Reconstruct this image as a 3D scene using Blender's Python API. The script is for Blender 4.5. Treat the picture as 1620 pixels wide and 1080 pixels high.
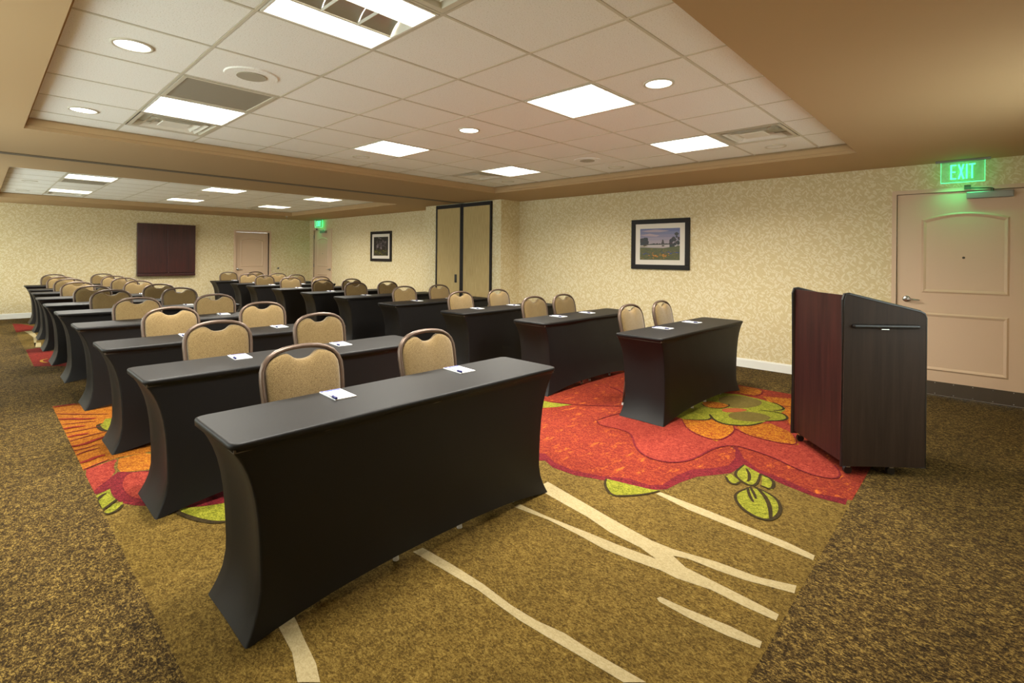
import bpy, bmesh, math, random, json
from mathutils import Vector, Matrix
from mathutils.geometry import tessellate_polygon
random.seed(7)
PI = math.pi
for o in list(bpy.data.objects): bpy.data.objects.remove(o)
C = bpy.context.scene.collection
scene = bpy.context.scene

# ------------------------------------------------------------------ camera
EYE = 1.419
YAW, ROL = 0.814, 0.010
cam_data = bpy.data.cameras.new('camera')
cam = bpy.data.objects.new('camera', cam_data); C.objects.link(cam)
R_ = Vector((math.cos(YAW), -math.sin(YAW), 0)); F_ = Vector((math.sin(YAW), math.cos(YAW), 0)); U_ = Vector((0, 0, 1))
right = R_ * math.cos(ROL) + U_ * math.sin(ROL); up = -R_ * math.sin(ROL) + U_ * math.cos(ROL)
cam.matrix_world = Matrix(((right.x, up.x, -F_.x, 0), (right.y, up.y, -F_.y, 0), (right.z, up.z, -F_.z, EYE), (0, 0, 0, 1)))
cam_data.sensor_width = 36; cam_data.lens = 799.9 / 1620 * 36
cam_data.shift_y = -(540 - 406) / 1620
cam_data.clip_start = 0.05
scene.camera = cam
# ------------------------------------------------------------------ world, exposure
SKY = 3.3; SKY_COL = (0.90, 0.98, 0.95, 1)   # fill light let in by the added windows, left and behind camera
w = bpy.data.worlds.new('world'); scene.world = w; w.use_nodes = True
w.node_tree.nodes['Background'].inputs[0].default_value = SKY_COL
w.node_tree.nodes['Background'].inputs[1].default_value = SKY
scene.view_settings.view_transform = 'Standard'; scene.view_settings.look = 'None'
scene.view_settings.exposure = 0.74; scene.view_settings.gamma = 1.0
scene.view_settings.use_curve_mapping = False
TROFFER_W = 31.0        # watts per ceiling troffer
TROFFER_SPREAD = 2.7
DOWN_W = 9.0
LAMP = (1.0, 0.965, 0.86)

# ------------------------------------------------------------------ materials
def srgb(r, g, b):
    f = lambda v: (v / 255 / 12.92) if v / 255 <= 0.04045 else ((v / 255 + 0.055) / 1.055) ** 2.4
    return (f(r), f(g), f(b), 1)
def mat(name, col, rough=0.6, metal=0.0, spec=0.5, emis=None, es=0.0, **kw):
    m = bpy.data.materials.new(name); m.use_nodes = True
    p = m.node_tree.nodes['Principled BSDF']
    p.inputs['Base Color'].default_value = col
    p.inputs['Roughness'].default_value = rough
    p.inputs['Metallic'].default_value = metal
    p.inputs['Specular IOR Level'].default_value = spec
    if emis: p.inputs['Emission Color'].default_value = emis; p.inputs['Emission Strength'].default_value = es
    for k, v in kw.items(): p.inputs[k.replace('_', ' ')].default_value = v
    return m
class NT:
    def __init__(s, m): s.m = m; s.t = m.node_tree; s.p = s.t.nodes['Principled BSDF']
    def n(s, typ, **kw):
        nd = s.t.nodes.new(typ)
        for k, v in kw.items():
            if k.startswith('i_'):
                key = k[2:].replace('_', ' '); nd.inputs[key].default_value = v
            else: setattr(nd, k, v)
        return nd
    def l(s, a, b): s.t.links.new(a, b)
    def coord(s, scale=(1, 1, 1), rot=(0, 0, 0), out='Object'):
        tc = s.n('ShaderNodeTexCoord'); mp = s.n('ShaderNodeMapping')
        mp.inputs['Scale'].default_value = scale; mp.inputs['Rotation'].default_value = rot
        s.l(tc.outputs[out], mp.inputs['Vector']); return mp.outputs['Vector']
    def noise(s, vec, scale, detail=3, rough=0.6, dist=0.0):
        nd = s.n('ShaderNodeTexNoise'); nd.inputs['Scale'].default_value = scale; nd.inputs['Detail'].default_value = detail
        nd.inputs['Roughness'].default_value = rough; nd.inputs['Distortion'].default_value = dist
        s.l(vec, nd.inputs['Vector']); return nd.outputs['Fac']
    def ramp(s, fac, stops):
        nd = s.n('ShaderNodeValToRGB'); e = nd.color_ramp.elements
        while len(e) < len(stops): e.new(0.5)
        for i, (p, c) in enumerate(stops): e[i].position = p; e[i].color = c if len(c) == 4 else (*c, 1)
        s.l(fac, nd.inputs['Fac']); return nd.outputs['Color']
    def mix(s, fac, a, b, blend='MIX'):
        nd = s.n('ShaderNodeMix', data_type='RGBA', blend_type=blend)
        for v, i in ((fac, 0), (a, 6), (b, 7)):
            if isinstance(v, (float, int)): nd.inputs[i].default_value = v
            elif isinstance(v, tuple): nd.inputs[i].default_value = v
            else: s.l(v, nd.inputs[i])
        return nd.outputs[2]
    def bump(s, h, strength=0.3, dist=0.01):
        nd = s.n('ShaderNodeBump'); nd.inputs['Strength'].default_value = strength; nd.inputs['Distance'].default_value = dist
        s.l(h, nd.inputs['Height']); s.l(nd.outputs['Normal'], s.p.inputs['Normal'])
    def base(s, c): s.l(c, s.p.inputs['Base Color'])

def carpet(name, dark, mid, light, fleck=0.62, warp=None, scale=1.0, big=0.35):
    m = mat(name, mid, 0.95, spec=0.15); t = NT(m)
    v = t.coord((120 * scale, 75 * scale, 60)); v2 = t.coord()
    nf = t.noise(v, 1.0, 3, 0.8, 0.8); nc = t.noise(t.coord((34, 22, 20)), 1.0, 4, 0.75, 0.5); n2 = t.noise(v2, 4.0, 5, 0.7)
    mm = t.n('ShaderNodeMath', operation='MULTIPLY_ADD'); mm.inputs[1].default_value = 0.33; t.l(nc, mm.inputs[0])
    m2 = t.n('ShaderNodeMath', operation='MULTIPLY'); m2.inputs[1].default_value = 0.67; t.l(nf, m2.inputs[0]); t.l(m2.outputs[0], mm.inputs[2])
    n1 = mm.outputs[0]
    c = t.ramp(n1, [(0.42, dark), (0.50, mid), (fleck - .09, light)])
    sh = t.ramp(n2, [(0.3, (1 - big,) * 3), (0.7, (1.0,) * 3)])
    t.base(t.mix(1.0, c, sh, 'MULTIPLY')); t.bump(n1, 0.6, 0.004)
    return m
M = {}
M['border'] = carpet('carpet_border', srgb(34, 23, 6), srgb(68, 50, 20), srgb(157, 129, 65), 0.72)
M['inset'] = carpet('carpet_gold', srgb(67, 50, 15), srgb(98, 76, 29), srgb(137, 113, 54), 0.72, big=0.25)
M['red'] = carpet('carpet_red', srgb(93, 24, 17), srgb(116, 34, 23), srgb(149, 64, 32), 0.68, big=0.15)
M['red2'] = carpet('carpet_deep_red', srgb(90, 20, 17), srgb(115, 29, 22), srgb(147, 53, 33), 0.72, big=0.15)
M['coral'] = carpet('carpet_coral', srgb(104, 27, 21), srgb(129, 43, 32), srgb(161, 69, 49), 0.70, big=0.12)
M['maroon'] = carpet('carpet_maroon', srgb(70, 12, 18), srgb(98, 21, 28), srgb(131, 40, 41), 0.72, big=0.15)
M['maroonband'] = M['maroon']
M['amber'] = carpet('carpet_amber', srgb(116, 54, 12), srgb(144, 81, 16), srgb(174, 113, 29), 0.68, big=0.12)
M['orange'] = carpet('carpet_orange', srgb(112, 37, 15), srgb(138, 65, 17), srgb(174, 115, 22), 0.62, big=0.2)
M['orange2'] = M['orange']
M['green'] = carpet('carpet_lime', srgb(82, 82, 18), srgb(117, 116, 28), srgb(155, 151, 49), 0.72, big=0.15)
M['olive'] = carpet('carpet_olive', srgb(82, 70, 29), srgb(98, 83, 36), srgb(110, 95, 44), 0.72, big=0.15)
M['salmon'] = carpet('carpet_salmon', srgb(132, 63, 33), srgb(144, 70, 37), srgb(152, 88, 51), 0.72, big=0.15)
M['cream'] = carpet('carpet_cream', srgb(148, 132, 95), srgb(159, 143, 105), srgb(170, 154, 118), 0.72, big=0.06)
M['dark'] = carpet('carpet_dark_line', srgb(36, 27, 9), srgb(48, 37, 15), srgb(66, 52, 24), 0.8, big=0.1)
M['redstreak'] = M['red2']; M['loop'] = carpet('carpet_yellow_line', srgb(154, 110, 29), srgb(166, 124, 44), srgb(174, 139, 66), 0.8, big=0.1)
# orange flecks inside the red
t = NT(M['red']); old = t.p.inputs['Base Color'].links[0].from_socket
f1 = t.ramp(t.noise(t.coord((2.2, 4.5, 1)), 3.0, 7, 0.8, 0.2), [(0.56, (0, 0, 0)), (0.68, (1, 1, 1))])
t.base(t.mix(f1, old, srgb(190, 98, 30)))

def wallpaper(name, axis):
    m = mat(name, srgb(205, 184, 130), 0.75, spec=0.25); t = NT(m)
    tc = t.n('ShaderNodeTexCoord'); sep = t.n('ShaderNodeSeparateXYZ'); cmb = t.n('ShaderNodeCombineXYZ')
    t.l(tc.outputs['Object'], sep.inputs[0])
    t.l(sep.outputs[axis], cmb.inputs[0]); t.l(sep.outputs['Z'], cmb.inputs[1])
    masks = []
    for k, (rot, sc, off) in enumerate([(0.9, 15, 0.0), (-0.5, 17, 3.3), (2.2, 16, 7.1)]):
        n = t.n('ShaderNodeTexNoise'); n.inputs['Scale'].default_value = 7; n.inputs['Detail'].default_value = 1
        t.l(cmb.outputs[0], n.inputs['Vector'])
        va = t.n('ShaderNodeVectorMath', operation='MULTIPLY_ADD'); va.inputs[1].default_value = (0.11, 0.11, 0); 
        t.l(n.outputs['Color'], va.inputs[0]); t.l(cmb.outputs[0], va.inputs[2])
        mp = t.n('ShaderNodeMapping'); mp.inputs['Rotation'].default_value = (0, 0, rot)
        mp.inputs['Location'].default_value = (off, off * .7, 0); 
        t.l(va.outputs[0], mp.inputs['Vector'])
        ms = t.n('ShaderNodeMapping'); ms.inputs['Scale'].default_value = (sc * .75, sc * 2.3, 1); t.l(mp.outputs[0], ms.inputs['Vector'])
        vo = t.n('ShaderNodeTexVoronoi', voronoi_dimensions='2D'); vo.inputs['Scale'].default_value = 1.0
        t.l(ms.outputs[0], vo.inputs['Vector'])
        lt = t.n('ShaderNodeMapRange'); lt.inputs[1].default_value = 0.33; lt.inputs[2].default_value = 0.22
        t.l(vo.outputs['Distance'], lt.inputs[0])
        # drop about half of the leaves
        s2 = t.n('ShaderNodeSeparateColor'); t.l(vo.outputs['Color'], s2.inputs[0])
        gt = t.n('ShaderNodeMath', operation='GREATER_THAN'); gt.inputs[1].default_value = 0.42; t.l(s2.outputs[0], gt.inputs[0])
        mu = t.n('ShaderNodeMath', operation='MULTIPLY'); t.l(lt.outputs[0], mu.inputs[0]); t.l(gt.outputs[0], mu.inputs[1])
        masks.append(mu.outputs[0])
    a = t.n('ShaderNodeMath', operation='MAXIMUM'); t.l(masks[0], a.inputs[0]); t.l(masks[1], a.inputs[1])
    b = t.n('ShaderNodeMath', operation='MAXIMUM'); t.l(a.outputs[0], b.inputs[0]); t.l(masks[2], b.inputs[1])
    fine = t.noise(t.coord((1, 1, 1)), 90, 2)
    ground = t.ramp(fine, [(0.35, srgb(214, 194, 147)), (0.65, srgb(221, 203, 158))])
    t.base(t.mix(b.outputs[0], ground, srgb(231, 217, 182)))
    t.bump(b.outputs[0], 0.12, 0.002)
    return m
M['paper_y'] = wallpaper('wallpaper_side', 'Y'); M['paper_x'] = wallpaper('wallpaper_end', 'X')
M['soffit'] = mat('soffit_paint', srgb(186, 156, 116), 0.8, spec=0.2)
m = bpy.data.materials.new('window_glass'); m.use_nodes = True; nt = m.node_tree; nt.nodes.clear()  # glazing of the added, unseen fill windows
_o = nt.nodes.new('ShaderNodeOutputMaterial'); _t = nt.nodes.new('ShaderNodeBsdfTransparent'); _g = nt.nodes.new('ShaderNodeBsdfGlossy'); _x = nt.nodes.new('ShaderNodeMixShader')
_g.inputs['Roughness'].default_value = .03; _x.inputs[0].default_value = .06; _t.inputs[0].default_value = (.95, .97, .96, 1)
nt.links.new(_t.outputs[0], _x.inputs[1]); nt.links.new(_g.outputs[0], _x.inputs[2]); nt.links.new(_x.outputs[0], _o.inputs[0]); M['pane'] = m
M['plenum'] = mat('plenum', srgb(60, 55, 50), 0.9)
m = mat('ceiling_tile', srgb(246, 243, 236), 0.85, spec=0.1); t = NT(m)
n1 = t.noise(t.coord(), 140, 3, 0.7); t.base(t.ramp(n1, [(0.30, srgb(206, 198, 180)), (0.42, srgb(247, 244, 236)), (0.7, srgb(250, 248, 242))])); t.bump(n1, 0.5, 0.003); M['tile'] = m
M['grid'] = mat('grid_metal', srgb(212, 204, 184), 0.45, spec=0.4)
M['white'] = mat('white_metal', srgb(236, 232, 220), 0.4)
M['baseboard'] = mat('baseboard_white', srgb(240, 238, 230), 0.45)
M['door'] = mat('door_paint', srgb(220, 190, 160), 0.45, spec=0.4)
M['nickel'] = mat('brushed_nickel', srgb(190, 188, 184), 0.28, 1.0)
M['alu'] = mat('aluminium', srgb(150, 146, 140), 0.45, 0.8)
M['bronze'] = mat('dark_bronze', srgb(84, 72, 58), 0.55, 0.2)
M['blackframe'] = mat('black_frame', srgb(34, 28, 26), 0.55, spec=0.25)
M['blacktrim'] = mat('black_rubber', srgb(26, 22, 22), 0.4)
M['lens'] = mat('lamp_lens', (0.9, 0.9, 0.88, 1), 0.5, emis=(1.0, 0.98, 0.92, 1), es=4.0)
M['reflector'] = mat('lamp_reflector', srgb(170, 168, 156), 0.35, 0.3)
M['grey_grille'] = mat('grille_grey', srgb(178, 170, 152), 0.6)
t = NT(M['grey_grille']); g = t.n('ShaderNodeTexChecker'); g.inputs['Scale'].default_value = 160; t.l(t.coord(), g.inputs['Vector'])
t.base(t.mix(g.outputs['Fac'], srgb(184, 176, 158), srgb(120, 112, 96)))
M['speaker_grille'] = mat('speaker_grille', srgb(176, 168, 148), 0.7)
M['track'] = mat('track_metal', srgb(112, 98, 78), 0.55, spec=0.3)
m = mat('stretch_fabric', srgb(22, 20, 20), 0.5, spec=0.28, Sheen_Weight=0.0, Sheen_Roughness=0.5); t = NT(m)
n1 = t.noise(t.coord((500, 500, 500)), 1, 1); t.bump(n1, 0.1, 0.001); M['cover'] = m
m = mat('chair_fabric', srgb(176, 148, 100), 0.9, spec=0.15, Sheen_Weight=0.25); t = NT(m)
n1 = t.noise(t.coord((260, 260, 420)), 1, 2, 0.7); t.base(t.ramp(n1, [(0.32, srgb(84, 66, 38)), (0.5, srgb(122, 100, 64)), (0.68, srgb(150, 128, 88))])); t.bump(n1, 0.35, 0.002); M['chair_fabric'] = m
M['chair_metal'] = mat('chair_metal', srgb(98, 80, 68), 0.34, 0.4)
M['chair_back'] = M['chair_fabric']
M['glide'] = mat('clear_glide', srgb(205, 205, 200), 0.15, spec=0.6)
def wood(name, a, b, rough=0.35, spec=0.5):
    m = mat(name, a, rough, spec=spec); t = NT(m)
    n1 = t.noise(t.coord((26, 26, 1.4)), 1, 4, 0.65, 0.6); t.base(t.ramp(n1, [(0.3, a), (0.7, b)])); return m
M['mahogany'] = wood('mahogany', srgb(38, 17, 15), srgb(60, 27, 23), 0.5, 0.25)
M['espresso'] = wood('espresso', srgb(44, 33, 27), srgb(58, 44, 35), 0.6, 0.2)
M['cabinet'] = wood('dark_mahogany', srgb(46, 16, 14), srgb(72, 28, 24), 0.35)
m = mat('partition_fabric', srgb(196, 172, 122), 0.85, spec=0.1); t = NT(m)
n1 = t.noise(t.coord((1, 220, 4)), 1, 2); t.base(t.ramp(n1, [(0.35, srgb(178, 152, 100)), (0.65, srgb(206, 182, 132))])); M['partition'] = m
M['paper'] = mat('paper', srgb(246, 246, 248), 0.7)
M['bluestrip'] = mat('blue_print', srgb(70, 80, 150), 0.6)
M['pen'] = mat('pen_white', srgb(232, 232, 236), 0.3); M['pen_blue'] = mat('pen_blue', srgb(28, 32, 96), 0.3)
M['mat_board'] = mat('mat_board', srgb(224, 214, 200), 0.8)
M['exit_letter'] = mat('exit_letter', srgb(60, 240, 150), 0.4, emis=(0.08, 1.0, 0.38, 1), es=1.3)
M['exit_edge'] = mat('exit_edge', srgb(60, 240, 150), 0.4, emis=(0.1, 1.0, 0.4, 1), es=1.0)
m = mat('exit_acrylic', (0.35, 0.9, 0.5, 1), 0.08, emis=(0.0, 0.5, 0.12, 1), es=0.12); m.node_tree.nodes['Principled BSDF'].inputs['Alpha'].default_value = 0.28
M['acrylic'] = m
def flat(name, r, g, b): M[name] = mat(name, srgb(r, g, b), 0.5, spec=0.3)

# ------------------------------------------------------------------ mesh helpers
def obj(name, bm, m, parent=None, smooth=False, **props):
    me = bpy.data.meshes.new(name)
    bmesh.ops.recalc_face_normals(bm, faces=bm.faces)
    bm.to_mesh(me); bm.free()
    for x in (m if isinstance(m, (list, tuple)) else [m]): me.materials.append(x)
    if smooth:
        for p in me.polygons: p.use_smooth = True
    o = bpy.data.objects.new(name, me); C.objects.link(o)
    if parent: o.parent = parent
    for k, v in props.items(): o[k] = v
    return o
def box(bm, x0, x1, y0, y1, z0, z1, mi=0, bevel=0.0, seg=2):
    r = bmesh.ops.create_cube(bm, size=1.0)
    vs = r['verts']
    for v in vs:
        v.co = Vector(((x0 + x1) / 2 + v.co.x * (x1 - x0), (y0 + y1) / 2 + v.co.y * (y1 - y0), (z0 + z1) / 2 + v.co.z * (z1 - z0)))
    fs = set(f for v in vs for f in v.link_faces)
    for f in fs: f.material_index = mi
    if bevel > 0:
        es = list(set(e for v in vs for e in v.link_edges))
        bmesh.ops.bevel(bm, geom=es, offset=bevel, segments=seg, affect='EDGES', profile=0.5)
def B(*a, **k):
    bm = bmesh.new(); box(bm, *a, **k); return bm
def tube(bm, pts, r, n=8, closed=False, mi=0, cap=True):
    pts = [Vector(p) for p in pts]; rings = []
    rad = r if isinstance(r, (list, tuple)) else [r] * len(pts)
    N = len(pts); prev = None
    for i, p in enumerate(pts):
        if closed: d = pts[(i + 1) % N] - pts[i - 1]
        else: d = pts[min(i + 1, N - 1)] - pts[max(i - 1, 0)]
        d.normalize()
        if prev is None:
            a = Vector((0, 0, 1)) if abs(d.z) < 0.9 else Vector((0, 1, 0)); u = d.cross(a).normalized()
        else: u = (prev - d * prev.dot(d)).normalized()
        prev = u; v = d.cross(u)
        rings.append([bm.verts.new(p + (u * math.cos(2 * PI * k / n) + v * math.sin(2 * PI * k / n)) * rad[i]) for k in range(n)])
    for i in range(N if closed else N - 1):
        A, D = rings[i], rings[(i + 1) % N]
        for k in range(n):
            f = bm.faces.new((A[k], A[(k + 1) % n], D[(k + 1) % n], D[k])); f.material_index = mi
    if not closed and cap:
        bm.faces.new(rings[0][::-1]).material_index = mi; bm.faces.new(rings[-1]).material_index = mi
def cyl(bm, c, r, h, axis='Z', n=20, mi=0, r2=None):
    ax = {'X': Vector((1, 0, 0)), 'Y': Vector((0, 1, 0)), 'Z': Vector((0, 0, 1))}[axis]; c = Vector(c)
    tube(bm, [c - ax * h / 2, c + ax * h / 2], [r, r if r2 is None else r2], n, mi=mi)
def prism(bm, pts, n_axis, d0, d1, mi=0):
    """pts: 2-D outline; n_axis: axis of extrusion"""
    def P(p, d):
        return {'X': (d, p[0], p[1]), 'Y': (p[0], d, p[1]), 'Z': (p[0], p[1], d)}[n_axis]
    a = [bm.verts.new(P(p, d0)) for p in pts]; b = [bm.verts.new(P(p, d1)) for p in pts]
    n = len(pts)
    for i in range(n): bm.faces.new((a[i], a[(i + 1) % n], b[(i + 1) % n], b[i])).material_index = mi
    tri = tessellate_polygon([[Vector((p[0], p[1], 0)) for p in pts]])
    for t_ in tri:
        for L in (a, b):
            try: bm.faces.new([L[i] for i in t_]).material_index = mi
            except ValueError: pass
def thing(name, label, cat, loc=(0, 0, 0), rz=0, group=None):
    o = bpy.data.objects.new(name, None); C.objects.link(o); o.empty_display_size = 0.1
    o.location = loc; o.rotation_euler = (0, 0, rz); o['label'] = label; o['category'] = cat
    if group: o['group'] = group
    return o
def tag(o, label, cat, group=None):
    o['label'] = label; o['category'] = cat
    if group: o['group'] = group
    return o
def struct(name, bm, m, parent=None, **k):
    o = obj(name, bm, m, parent, **k)
    if parent is None: o['kind'] = 'structure'
    return o
def children(o): return [c for c in bpy.data.objects if c.parent == o]
KIDS = {}
def dup(root, loc, rz, label, group=None):
    if root.name not in KIDS:
        KIDS[root.name] = [(c, children(c)) for c in children(root)]
    r = root.copy(); C.objects.link(r); r.location = loc; r.rotation_euler = (0, 0, rz); r['label'] = label
    if group: r['group'] = group
    for ch, gs in KIDS[root.name]:
        c = ch.copy(); C.objects.link(c); c.parent = r
        for g_ in gs:
            d = g_.copy(); C.objects.link(d); d.parent = c
    return r

# ------------------------------------------------------------------ room shell
XL, XR, YN, YF = -0.90, 6.948, -0.75, 15.03
ZS, ZT, ZTOP = 2.449, 2.545, 2.80
# block beside the folded partition
BX, BY0, BY1 = 6.462, 6.38, 8.60
floor = struct('floor', B(XL - .2, XR + .2, YN - .2, YF + .2, -0.12, 0.0), M['border'])
def wall(name, axis, pos, a0, a1, z1, openings, m, out):
    """axis 'X': wall plane x=pos running along y. openings: (a0,a1,ztop)"""
    bm = bmesh.new(); cur = a0
    def add(p, q, z0, zz):
        if q - p < 1e-4: return
        if axis == 'X': box(bm, min(pos, pos + out), max(pos, pos + out), p, q, z0, zz)
        else: box(bm, p, q, min(pos, pos + out), max(pos, pos + out), z0, zz)
    for (o0, o1, oz) in sorted(openings):
        add(cur, o0, 0, z1); add(o0, o1, oz, z1); cur = o1
    add(cur, a1, 0, z1)
    return struct(name, bm, m)
wall('wall_right', 'X', XR, YN, YF, ZTOP, [(-0.37, 0.745, 2.14), (13.66, 14.74, 2.14)], M['paper_y'], 0.12)
wall('wall_far', 'Y', YF, XL, XR, ZTOP, [(4.88, 5.76, 2.03)], M['paper_x'], 0.12)
WB, WT = .75, 2.28
def wall_with_added_windows(name, axis, pos, out, a0, a1, wins, m, n0):  # wall whose windows are invented to let fill light in
    def bx(bm, p, q, z0, z1, d0, d1):
        lo, hi = sorted((pos + d0 * out, pos + d1 * out))
        if axis == 'X': box(bm, lo, hi, p, q, z0, z1)
        else: box(bm, p, q, lo, hi, z0, z1)
    bm = bmesh.new(); bx(bm, a0, a1, 0, WB, 0, 1); bx(bm, a0, a1, WT, ZTOP, 0, 1); cur = a0
    for a, b in list(wins) + [(a1, a1)]: bx(bm, cur, a, WB, WT, 0, 1); cur = b
    struct(name, bm, m)
    for i, (a, b) in enumerate(wins):
        bm = bmesh.new(); e = .05; c = (a + b) / 2
        for p, q, z0, z1 in ((a, b, WB, WB + e), (a, b, WT - e, WT), (a, a + e, WB + e, WT - e), (b - e, b, WB + e, WT - e), (c - e / 2, c + e / 2, WB + e, WT - e)): bx(bm, p, q, z0, z1, .3, .75)
        wn = struct('window_%d' % (n0 + i), bm, M['white'])  # added opening for fill light, out of view
        for p, q in ((a + e, c - e / 2), (c + e / 2, b - e)):
            bm = bmesh.new(); bx(bm, p, q, WB + e, WT - e, .5, .54); obj('window_pane', bm, M['pane'], wn)
wall_with_added_windows('wall_left', 'X', XL, -.12, YN, YF, [(1.9, 4.1), (4.5, 6.9), (7.9, 10.0), (10.4, 12.5), (12.8, 14.7)], M['paper_y'], 1)  # left wall windows are made up, they brighten ceiling and far room
wall_with_added_windows('wall_near', 'Y', YN, -.12, XL, XR, [(3.4, 4.9)], M['paper_x'], 6)  # unseen window added behind the camera to lift soffit, lectern and door
bm = bmesh.new(); box(bm, BX, XR, BY0, BY1, 0, ZS); bm.normal_update()
for f in bm.faces: f.material_index = 1 if abs(f.normal.x) > .5 else 0
struct('wall_partition_pier', bm, [M['paper_x'], M['paper_y']])
# ceiling: dropped soffit with two trays
T1 = (0.262, 5.79, 0.93, 5.86); T2 = (0.262, 5.79, 8.65, 13.58)
bm = bmesh.new()
SLOT = (7.385, 7.515)
def soff(x0, x1, y0, y1): box(bm, x0, x1, y0, y1, ZS, ZT + .03)
soff(XL, XR, YN, T1[2]); soff(XL, T1[0], T1[2], T1[3]); soff(T1[1], XR, T1[2], T1[3])
soff(XL, XR, T1[3], SLOT[0]); soff(XL, XR, SLOT[1], T2[2]); soff(XL, T2[0], T2[2], T2[3]); soff(T2[1], XR, T2[2], T2[3]); soff(XL, XR, T2[3], YF)
ceiling = struct('ceiling', bm, M['soffit'])
obj('plenum', B(XL, XR, YN, YF, ZTOP - .02, ZTOP), M['plenum'], ceiling)
# partition track in the soffit
bm = bmesh.new()
box(bm, XL, XR, SLOT[0], SLOT[1], ZS + .03, ZS + .05)
for a, b in ((SLOT[0], SLOT[0] + .028), (SLOT[0] + .042, SLOT[0] + .088), (SLOT[1] - .028, SLOT[1])):
    box(bm, XL, XR, a, b, ZS - .006, ZS + .03)
struct('trim_1', bm, M['track'])
# coved lip around each tray
for k, T in enumerate((T1, T2)):
    bm = bmesh.new(); tcl = .014
    box(bm, T[0] - .0, T[0] + tcl, T[2], T[3], ZS + .030, ZT - .012); box(bm, T[1] - tcl, T[1], T[2], T[3], ZS + .030, ZT - .012)
    box(bm, T[0] + tcl, T[1] - tcl, T[2], T[2] + tcl, ZS + .030, ZT - .012); box(bm, T[0] + tcl, T[1] - tcl, T[3] - tcl, T[3], ZS + .030, ZT - .012)
    struct('trim_%d' % (k + 2), bm, M['soffit'])

# ------------------------------------------------------------------ tiled trays
GX = [0.267 + .61 * i for i in range(10)]
def gy(y0, k0, k1): return [y0 + .61 * k for k in range(k0, k1)]
G1 = [T1[2]] + gy(1.253, 0, 8) + [T1[3]]
G2 = [T2[2]] + gy(8.98, 0, 8) + [T2[3]]
# special cells, given by column index and the lower y of the cell
LIGHTS1 = [(1, 1.863), (4, 1.863), (7, 1.863), (1, 4.303), (4, 4.303), (7, 4.303)]
LIGHTS2 = [(1, 9.59), (4, 9.59), (7, 9.59), (1, 12.03), (4, 12.03), (7, 12.03)]
VENTS1 = [(1, 1.253), (7, 1.253), (1, 4.913), (7, 4.913)]
VENTS2 = [(1, 8.98), (1, 12.64), (7, 12.64)]
GRILLE = [(1, 3.693), (1, 10.20)]
tile_mesh = {}
def tile(w_, d_, xc, yc):
    key = (round(w_, 2), round(d_, 2))
    if key not in tile_mesh:
        o = obj('ceiling_tile', B(-w_ / 2, w_ / 2, -d_ / 2, d_ / 2, 0, .016, bevel=.003, seg=1), M['tile'], ceiling)
        tile_mesh[key] = o.data
    else:
        o = bpy.data.objects.new('ceiling_tile', tile_mesh[key]); C.objects.link(o); o.parent = ceiling
    o.location = (xc, yc, ZT + .001)
def near(a, b): return abs(a - b) < .02
for GY, sp, T in ((G1, LIGHTS1 + VENTS1 + GRILLE, T1), (G2, LIGHTS2 + VENTS2 + GRILLE, T2)):
    for j in range(len(GY) - 1):
        for i in range(9):
            if any(c == i and near(yy, GY[j]) for c, yy in sp): continue
            x0, x1, y0, y1 = GX[i], GX[i + 1], GY[j], GY[j + 1]
            tile(x1 - x0 - .016, y1 - y0 - .016, (x0 + x1) / 2, (y0 + y1) / 2)
    for x in GX:      # main runners
        o = obj('grid_runner', B(x - .0075, x + .0075, T[2], T[3], ZT - .001, ZT + .006), M['grid'], ceiling)
    for j, y in enumerate(GY):
        o = obj('grid_cross_tee', B(T[0], T[1], y - .0075, y + .0075, ZT - .0015, ZT + .006), M['grid'], ceiling)

# ------------------------------------------------------------------ ceiling fixtures
def troffer_proto(dark_middle):
    t = thing('ceiling_light', '', 'ceiling light')
    h = .292
    bm = bmesh.new()
    for a, b, c, d in ((-h, h, -h, -h + .012), (-h, h, h - .012, h), (-h, -h + .012, -h + .012, h - .012), (h - .012, h, -h + .012, h - .012)):
        box(bm, a, b, c, d, 0, .006)
    for a, b, c, d in ((-h, h, -h, -h + .004), (-h, h, h - .004, h), (-h, -h + .004, -h, h), (h - .004, h, -h, h)):
        box(bm, a, b, c, d, .006, .085)
    box(bm, -h, h, -h, h, .085, .09)
    obj('housing', bm, M['white'], t)
    k = .28; rows = [(-k, -k / 3), (-k / 3, k / 3), (k / 3, k)]
    for i, (a, b) in enumerate(rows):
        if dark_middle and i == 1:
            # parabolic trough: three curved metal cells
            bm = bmesh.new(); n = 8
            for cx_ in (-1, 0, 1):
                x0, x1 = cx_ * k * 2 / 3 - k / 3 + .002, cx_ * k * 2 / 3 + k / 3 - .002
                prev = None
                for s in range(n + 1):
                    u = s / n; y = a + .004 + (b - a - .008) * u; z = .012 + .055 * (1 - (2 * u - 1) ** 2)
                    cur = (bm.verts.new((x0, y, z)), bm.verts.new((x1, y, z)))
                    if prev: bm.faces.new((prev[0], prev[1], cur[1], cur[0]))
                    prev = cur
            obj('reflector', bm, M['reflector'], t, smooth=True)
        else:
            obj('lens', B(-k, k, a + .004, b - .004, .020, .026), M['lens'], t)
    for s in (-1, 1):
        obj('louver_blade', B(s * k / 3 - .0015, s * k / 3 + .0015, -k, k, .003, .019), M['white'], t)
        obj('louver_blade', B(-k, k, s * k / 3 - .0015, s * k / 3 + .0015, .003, .019), M['white'], t)
    return t
def area(name, parent, size, watts, spread, shape='SQUARE', z=0.0, col=LAMP):
    L = bpy.data.lights.new(name, 'AREA'); L.shape = shape; L.size = size; L.energy = watts; L.spread = spread; L.color = col
    o = bpy.data.objects.new(name, L); C.objects.link(o); o.parent = parent; o.location = (0, 0, z); return o
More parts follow.
